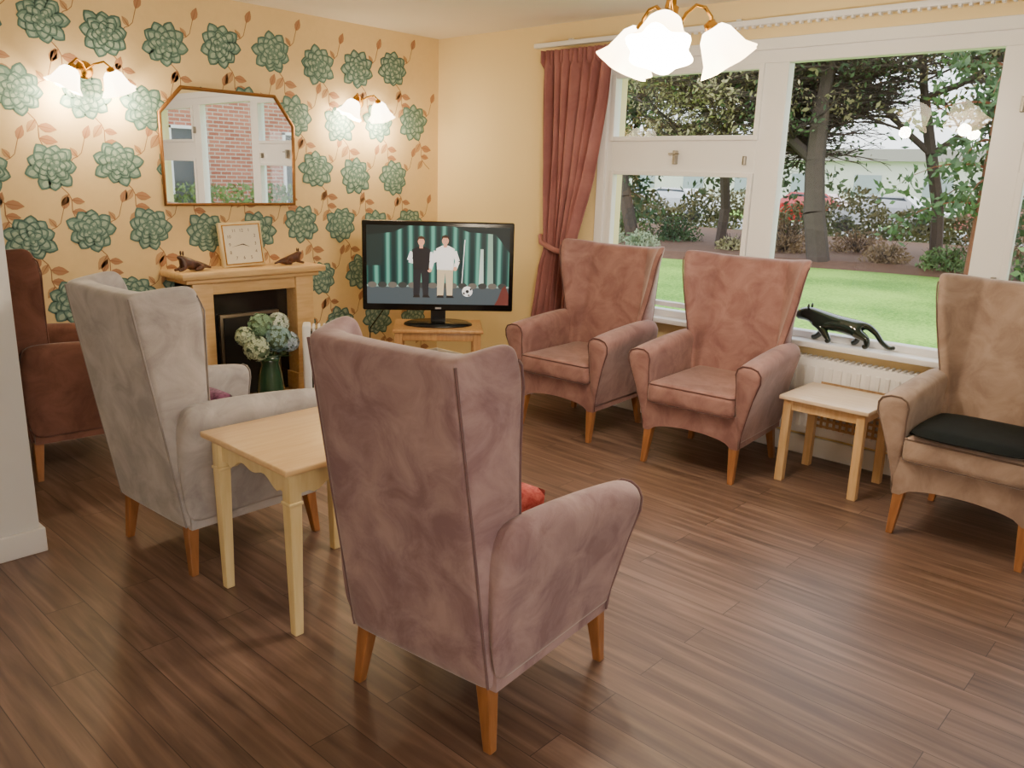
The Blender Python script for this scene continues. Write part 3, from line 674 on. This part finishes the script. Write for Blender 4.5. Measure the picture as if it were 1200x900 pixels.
# ------------------------------------------------------------ flowers and heater
def vase():
    E=empty('hydrangea_vase',(2.60,4.40,0))
    lathe('vase',[(0,.0),(.06,.003),(.075,.06),(.085,.16),(.07,.28),(.055,.34),(.075,.40),(.068,.40),(.048,.34)],simple('green_glass_vase',srgb(40,74,54),.15,coat=.6),E)
    cs=[srgb(190,206,180),srgb(150,184,188),srgb(204,216,206),srgb(140,176,146),srgb(178,196,216)]
    ms=[simple('petal_tint',c,.7) for c in cs]
    heads=[(-.10,-.03,.45,.075),(.03,-.05,.50,.08),(.07,.0,.58,.065),(-.04,.02,.58,.07),(.11,-.05,.47,.06),(-.14,.03,.52,.055)]
    for hi,(x,y,z,r) in enumerate(heads):
        V=[];Fc=[]
        for k in range(170):
            d=Vector((random.gauss(0,1),random.gauss(0,1),random.gauss(0,1))).normalized(); c=Vector((x,y,z))+d*r*random.uniform(.9,1.02)
            t=d.orthogonal().normalized(); b=d.cross(t); an=random.uniform(0,6)
            for q in range(4):
                u=t*math.cos(an+q*pi/2)+b*math.sin(an+q*pi/2); v=d.cross(u)
                n=len(V); V+=[c,c+u*.009+v*.006+d*.003,c+u*.015+d*.004,c+u*.009-v*.006+d*.003]; Fc.append((n,n+1,n+2,n+3))
        mesh('flower_head',V,Fc,ms[hi%5],E); ball('flower_core',(x,y,z),r*.84,simple('flower_core_green',srgb(110,134,106),.8),E)  # core ball is a darker green than the petals
        tube('flower_stem',[(x,y,z),(x*.3,y*.3,.36)],.004,simple('stem_green',srgb(60,90,40),.6),E)
    V=[];Fc=[]
    for k in range(14):
        a=2*pi*k/14; c=Vector((.05*math.cos(a),.05*math.sin(a),.38)); d=Vector((math.cos(a),math.sin(a),random.uniform(-.3,.5))).normalized(); s=d.cross(Vector((0,0,1))).normalized()
        n=len(V); L=random.uniform(.08,.12); V+=[c,c+d*L*.5+s*.03,c+d*L,c+d*L*.5-s*.03]; Fc.append((n,n+1,n+2,n+3))
    mesh('leaves',V,Fc,simple('leaf_green',srgb(58,92,48),.6),E)
vase()
def heater():
    E=empty('oil_filled_heater',(2.88,4.24,0),-35)
    box('control_box',(-.12,-.075,.1),(-.07,.075,.58),M_white,E,bevel=.012)
    for i in range(6): box('fin',(-.06+.032*i,-.07,.1),(-.044+.032*i,.07,.57),M_white,E,bevel=.005)
    boxes('dark_gaps',[((-.07,-.045,.13),(.11,.045,.54))],M_dark,E)
    boxes('feet',[((-.10,-.09,.02),(-.07,.09,.1)),((.07,-.09,.02),(.10,.09,.1))],M_dark,E)
    boxes('castors',[((-.095,s*.07-.015,0),(-.075,s*.07+.015,.03)) for s in (1,-1)]+[((.075,s*.07-.015,0),(.095,s*.07+.015,.03)) for s in (1,-1)],M_dark,E)
heater()
boxes('wall_socket',[((4.438,4.45,.28),(4.449,4.60,.37))],M_white,None,bevel=.003)
# ------------------------------------------------------------ outside
GZ=-.25
def grass_mat():
    m,nt,b=newmat('lawn_grass'); N=nt.nodes; Lk=nt.links
    tc=N.new('ShaderNodeTexCoord'); n1=N.new('ShaderNodeTexNoise'); n1.inputs['Scale'].default_value=.5; n1.inputs['Detail'].default_value=8; Lk.new(tc.outputs['Object'],n1.inputs['Vector'])
    n2=N.new('ShaderNodeTexNoise'); n2.inputs['Scale'].default_value=30; n2.inputs['Detail'].default_value=4; Lk.new(tc.outputs['Object'],n2.inputs['Vector'])
    ad=N.new('ShaderNodeMath'); ad.operation='ADD'; Lk.new(n1.outputs['Fac'],ad.inputs[0]); Lk.new(n2.outputs['Fac'],ad.inputs[1])
    rp=N.new('ShaderNodeValToRGB'); rp.color_ramp.elements[0].position=.7; rp.color_ramp.elements[1].position=1.0
    rp.color_ramp.elements[0].color=srgb(84,136,34); rp.color_ramp.elements[1].color=srgb(152,198,74)
    mm=N.new('ShaderNodeMath'); mm.operation='MULTIPLY'; mm.inputs[1].default_value=.85; Lk.new(ad.outputs[0],mm.inputs[0])
    Lk.new(mm.outputs[0],rp.inputs[0]); Lk.new(rp.outputs[0],b.inputs['Base Color']); b.inputs['Roughness'].default_value=.9
    return m
box('lawn_ground',(XW+.21,-30,GZ-.2),(70,60,GZ),grass_mat())
V=[];Fc=[];n=40
for i in range(n+1):
    y=lerp(-3,32,i/n); x=17.0+1.2*math.sin(y*.35)
    V+=[(x,y,GZ+.002),(x+.8,y,GZ+.12),(x+10.5-1.2*math.sin(y*.35),y,GZ+.12),(x+10.7-1.2*math.sin(y*.35),y,GZ+.01)]
for i in range(n):
    for k in range(3): a=i*4+k; Fc.append((a,a+1,a+5,a+4))
fixn(mesh('soil_bed',V,Fc,simple('soil_leaf_litter',srgb(100,70,52),.95,var=.35,scale=5,bump=.5)))
box('car_park_ground',(29.6,-8,GZ),(39,34,GZ+.02),simple('tarmac',srgb(150,150,150),.9))
def leafmat(name,c1,c2):
    m,nt,b=newmat(name); N=nt.nodes; Lk=nt.links
    tc=N.new('ShaderNodeTexCoord'); no=N.new('ShaderNodeTexNoise'); no.inputs['Scale'].default_value=1.5; no.inputs['Detail'].default_value=5
    Lk.new(tc.outputs['Object'],no.inputs['Vector']); rp=N.new('ShaderNodeValToRGB'); rp.color_ramp.elements[0].position=.35; rp.color_ramp.elements[1].position=.65
    rp.color_ramp.elements[0].color=c1; rp.color_ramp.elements[1].color=c2; Lk.new(no.outputs['Fac'],rp.inputs[0]); Lk.new(rp.outputs[0],b.inputs['Base Color'])
    b.inputs['Roughness'].default_value=.7
    return m
L_dark=leafmat('conifer_needles',srgb(42,68,42),srgb(84,112,68))
L_mid=leafmat('evergreen_leaves',srgb(64,94,52),srgb(112,140,84))
L_yel=leafmat('autumn_leaves',srgb(130,130,88),srgb(176,166,124))
L_grey=leafmat('shrub_leaves',srgb(110,134,98),srgb(176,190,158))
L_brn=leafmat('brown_undergrowth',srgb(96,76,56),srgb(146,120,86))
M_bark=simple('bark',srgb(74,64,58),.95,var=.3,scale=12,bump=.6)
M_barkr=simple('bark_red',srgb(124,74,54),.95,var=.3,scale=12,bump=.6)
def cyl(V,Fc,p,q,r0,r1,k=6):
    d=(q-p).normalized(); t=d.orthogonal().normalized(); b=d.cross(t); n=len(V)
    for c,r in ((p,r0),(q,r1)):
        for i in range(k): a=2*pi*i/k; V.append(c+(t*math.cos(a)+b*math.sin(a))*r)
    for i in range(k): i2=(i+1)%k; Fc.append((n+i,n+i2,n+k+i2,n+k+i))
def leafq(V,Fc,c,s):
    d=Vector((random.gauss(0,1),random.gauss(0,1),random.gauss(0,.6))).normalized(); t=d.orthogonal().normalized(); a=random.uniform(0,6); b=d.cross(t)
    u=t*math.cos(a)+b*math.sin(a); v=d.cross(u); n=len(V)
    V.extend([c-u*s,c+v*s*.45,c+u*s,c-v*s*.45]); Fc.append((n,n+1,n+2,n+3))
def tree(loc,h,spread,bark,leaf,nleaf=6,ls=.1,depth=4,tr=.18,seed=1,name='tree',droop=.05,pl=.8):
    random.seed(seed); E=empty(name,loc); V=[];Fc=[];LV=[];LF=[]
    def br(p,d,L,r,k):
        segs=3; 
        for s in range(segs):
            d=(d+Vector((random.gauss(0,.16),random.gauss(0,.16),random.gauss(droop if k>1 else -.04,.1)))).normalized()
            q=p+d*L/segs; cyl(V,Fc,p,q,max(.006,r*(1-.25*s/segs)),max(.005,r*(1-.25*(s+1)/segs)),7 if k>2 else 3); p=q
            if k<=2 and nleaf:
                for _ in range(nleaf if random.random()<pl else 0):
                    leafq(LV,LF,p+Vector((random.gauss(0,.28),random.gauss(0,.28),random.gauss(0,.22)))*(L*.55+.05),ls*random.uniform(.6,1.4))
            if k>0 and (s>0 or k<depth):
                for _ in range(2 if k>1 else 1):
                    a=random.uniform(0,2*pi); nd=(d*.45+Vector((math.cos(a),math.sin(a),random.uniform(-.15,.45)))*.9).normalized()
                    br(p,nd,L*random.uniform(.5,.68)*spread,r*.5,k-1)
        if k>0: br(p,d,L*.7,r*.6,k-1)
    br(Vector((0,0,-.1)),Vector((0,0,1)),h*.5,tr,depth)
    mesh('trunk_and_branches',V,Fc,bark,E)
    if LV: mesh('foliage',LV,LF,leaf,E)
    return E
def conifer(loc,h,R,leaf,bark,seed,z0=.6,n=46,dens=26,ls=.12):
    random.seed(seed); E=empty('conifer_tree',loc); V=[];Fc=[];LV=[];LF=[]
    cyl(V,Fc,Vector((0,0,-.1)),Vector((0,0,h)),.22,.03,8)
    for i in range(n):
        z=lerp(z0,h,(i/n)); L=R*(1-.75*(z-z0)/(h-z0))*random.uniform(.7,1.1); a=i*2.4+random.uniform(-.3,.3)
        d=Vector((math.cos(a),math.sin(a),0)); p=Vector((0,0,z)); prev=p
        for s in range(1,6):
            t=s/5; q=p+d*L*t+Vector((0,0,.12*L*math.sin(t*2.5)-.3*L*t*t)); cyl(V,Fc,prev,q,.035*(1.1-t),.035*(1-t)+.004,4); prev=q
            for _ in range(dens):
                c=q+Vector((random.gauss(0,.2),random.gauss(0,.2),random.gauss(-.1,.14)))*(L*.42+.15); leafq(LV,LF,c,ls*random.uniform(.6,1.3))
    mesh('trunk_and_branches',V,Fc,bark,E); mesh('foliage',LV,LF,leaf,E); return E
def bush(loc,r,leaf,n,seed,sc=(1,1,.8),ls=.06,name='shrub'):
    random.seed(seed); V=[];Fc=[]; E=empty(name,loc)
    for _ in range(n):
        d=Vector((random.gauss(0,1),random.gauss(0,1),abs(random.gauss(0,1)))).normalized(); k=random.uniform(.4,1.05)
        leafq(V,Fc,Vector((d.x*r*sc[0],d.y*r*sc[1],d.z*r*sc[2]))*k,ls*random.uniform(.5,1.3))
    mesh('foliage',V,Fc,leaf,E)
    SV=[];SF=[]
    for _ in range(22): 
        a=random.uniform(0,6); t=random.uniform(.2,1); cyl(SV,SF,Vector((0,0,0)),Vector((math.cos(a)*r*t*sc[0],math.sin(a)*r*t*sc[1],r*sc[2]*random.uniform(.8,1.3))),.014,.004,4)
    mesh('stems',SV,SF,M_bark,E)
tree((18.4,7.5,GZ+.1),7.0,1.12,M_bark,L_dark,1,.06,5,.26,seed=3,droop=.0,pl=.3)
tree((19.8,10.8,GZ+.1),7,1.0,M_bark,L_yel,1,.06,5,.14,seed=5,droop=.02,pl=.4)
tree((19.5,13.3,GZ+.1),8,1.0,M_bark,L_mid,4,.09,4,.2,seed=8)
tree((22.5,6.2,GZ+.1),8,1.0,M_bark,L_yel,2,.08,4,.16,seed=12,pl=.5)
tree((24,1.5,GZ+.1),9,1.0,M_bark,L_mid,4,.12,4,.2,seed=21)
conifer((17.6,4.1,GZ+.1),9,1.9,L_dark,M_barkr,31,1.2,56,24,.09)
conifer((18.5,1.4,GZ+.1),9,2.3,L_mid,M_barkr,32,.8,60,28,.11)
conifer((20.5,15.5,GZ+.1),10,2.8,L_dark,M_barkr,33,1.0,60,28,.12)
conifer((25,12.0,GZ+.1),10,2.4,L_dark,M_bark,35,1.8,40,16,.13)
for i,(x,y,r,l,nn) in enumerate([(18.0,13.4,.7,L_grey,1300),(17.9,12.0,.5,L_grey,900),(19.8,9.0,.6,L_brn,700),(19.2,6.3,.55,L_brn,600),(19.0,5.0,.6,L_mid,900),(18.6,3.0,.8,L_dark,1300),(20.5,12.6,.8,L_dark,1200),(20.6,14.6,1.0,L_mid,1400),(21.5,7.8,.8,L_brn,800),(19.0,10.0,.45,L_yel,350),(18.8,2.0,.8,L_mid,1200),(19,16.5,1.0,L_mid,1400),(22.5,10.2,.9,L_brn,900),(23.5,5.0,1.0,L_brn,1000)]):
    bush((x,y,GZ+.1),r,l,nn,50+i,ls=.055)
V=[];Fc=[];random.seed(99)
for _ in range(15000):
    y=random.uniform(-3,34)
    leafq(V,Fc,Vector((random.uniform(28.2,29.3),y,GZ+random.uniform(0,1.25+.35*math.sin(y*1.3)+.2*math.sin(y*3.1)))),.10)
mesh('hedge',V,Fc,leafmat('hedge_leaves',srgb(66,76,48),srgb(116,108,72)))
def car(loc,rot,col):
    E=empty('parked_car',loc,rot); m=simple('car_paint',col,.25,coat=1)
    prof=[(-2.1,.35),(-2.1,.8),(-1.9,.95),(-1.3,1.0),(-.7,1.42),(.7,1.45),(1.3,1.0),(2.0,.9),(2.15,.6),(2.1,.3)]
    V=[(x,s*(.82 if z<1.1 else .66),z) for s in (1,-1) for x,z in prof]; n=len(prof)
    Fc=[tuple(range(n)),tuple(range(2*n-1,n-1,-1))]+[(i,(i+1)%n,n+(i+1)%n,n+i) for i in range(n)]
    o=mesh('body',V,Fc,m,E); fixn(o)
    gm=simple('car_glass',srgb(40,50,56),.1)
    for s in (1,-1): mesh('side_glass',[(-1.15,s*.80,1.02),(-.68,s*.69,1.36),(.66,s*.69,1.38),(1.15,s*.80,1.02)],[(0,1,2,3)],gm,E)
    for x in (-1.35,1.35):
        for s in (1,-1): lathe('wheel',[(0,-.1),(.3,-.1),(.32,0),(.3,.1),(0,.1)],M_dark,E,loc=(x,s*.76,.32),rot=(pi/2,0,0))
for (x,y,r,c) in ((33.5,14.2,4,(186,36,36)),(33.6,11.2,2,(190,190,196)),(33.4,20.5,-3,(210,212,216)),(33.6,24.0,0,(120,140,170)),(33.5,6.5,3,(200,120,110))):
    car((x,y,GZ+.02),r+90-90*(y==14.2),srgb(*c)) if y!=14.2 else car((x,y,GZ+.02),96,srgb(*c))
Bd=empty('distant_building')
box('walls',(52,4,GZ),(58,44,3.0),simple('pale_render',srgb(214,212,206),.8),Bd)
boxes('windows',[((51.95,6+4*i,1),(52,7.6+4*i,2.2)) for i in range(9)],simple('far_glass',srgb(150,160,168),.2),Bd)
box('roof',(51.5,3.5,3.0),(58.5,44.5,3.7),simple('roof_slate',srgb(160,152,150),.8),Bd)
def brick_mat():
    m,nt,b=newmat('red_brick'); N=nt.nodes; Lk=nt.links
    tc=N.new('ShaderNodeTexCoord'); sp=N.new('ShaderNodeSeparateXYZ'); cb=N.new('ShaderNodeCombineXYZ'); Lk.new(tc.outputs['Object'],sp.inputs[0])
    Lk.new(sp.outputs['X'],cb.inputs[0]); Lk.new(sp.outputs['Z'],cb.inputs[1])
    br=N.new('ShaderNodeTexBrick'); br.inputs['Scale'].default_value=1; br.inputs['Brick Width'].default_value=.225; br.inputs['Row Height'].default_value=.075; br.inputs['Mortar Size'].default_value=.01
    br.inputs['Color1'].default_value=srgb(160,90,74); br.inputs['Color2'].default_value=srgb(188,118,98); br.inputs['Mortar'].default_value=srgb(190,178,164)
    Lk.new(cb.outputs[0],br.inputs['Vector']); Lk.new(br.outputs['Color'],b.inputs['Base Color']); b.inputs['Roughness'].default_value=.9
    return m
Bw=empty('brick_building_wing')
box('walls',(6.5,-10,GZ),(16,-6,5.5),brick_mat(),Bw)
wf=[];wg=[]
for cx in (7.4,10.6,14.0):
    for z0 in (.7,3.3):
        wg.append(((cx-.7,-5.995,z0),(cx+.7,-5.985,z0+1.5)))
        for a in (-.75,-.02,.7): wf.append(((cx+a,-5.99,z0-.05),(cx+a+.06,-5.95,z0+1.55)))
        for zz in (-.06,1.0,1.5): wf.append(((cx-.75,-5.99,z0+zz),(cx+.76,-5.95,z0+zz+.06)))
boxes('window_glass_panes',wg,simple('dark_glass',srgb(70,80,88),.1),Bw); boxes('window_frames',wf,M_white,Bw)
V=[];Fc=[]
for _ in range(9000): leafq(V,Fc,Vector((random.uniform(6,16),random.uniform(-5.2,-4.3),GZ+random.uniform(0,1.45))),.06)
mesh('clipped_hedge',V,Fc,L_mid)
# ------------------------------------------------------------ world
w=D.worlds.new('World'); bpy.context.scene.world=w; w.use_nodes=True; nt=w.node_tree; bg=nt.nodes['Background']
sky=nt.nodes.new('ShaderNodeTexSky')
try:
    sky.sky_type='NISHITA'; sky.sun_disc=False; sky.sun_elevation=math.radians(35); sky.sun_rotation=math.radians(200); sky.dust_density=3
except Exception: pass
mx=nt.nodes.new('ShaderNodeMixRGB'); mx.inputs[0].default_value=.85; mx.inputs[2].default_value=(.92,.97,1,1)
ml=nt.nodes.new('ShaderNodeMixRGB'); ml.blend_type='MULTIPLY'; ml.inputs[0].default_value=1; ml.inputs[2].default_value=(.2,.2,.2,1)
nt.links.new(sky.outputs[0],ml.inputs[1]); nt.links.new(ml.outputs[0],mx.inputs[1]); nt.links.new(mx.outputs[0],bg.inputs[0]); bg.inputs[1].default_value=3.8
# ------------------------------------------------------------ camera
pitch=math.radians(14.3); az=math.radians(47.6); roll=math.radians(1.74)
F=Vector((math.sin(az)*math.cos(pitch),math.cos(az)*math.cos(pitch),-math.sin(pitch)))
R0=Vector((math.cos(az),-math.sin(az),0)); U0=R0.cross(F)
R=R0*math.cos(roll)+U0*math.sin(roll); U=-R0*math.sin(roll)+U0*math.cos(roll)
cd=D.cameras.new('camera'); cd.sensor_width=36; cd.lens=955/1200*36; cd.clip_start=.05; cd.clip_end=300
cam=D.objects.new('camera',cd); COL.objects.link(cam)
cam.matrix_world=Matrix(((R.x,U.x,-F.x,0),(R.y,U.y,-F.y,0),(R.z,U.z,-F.z,1.5),(0,0,0,1)))
bpy.context.scene.camera=cam
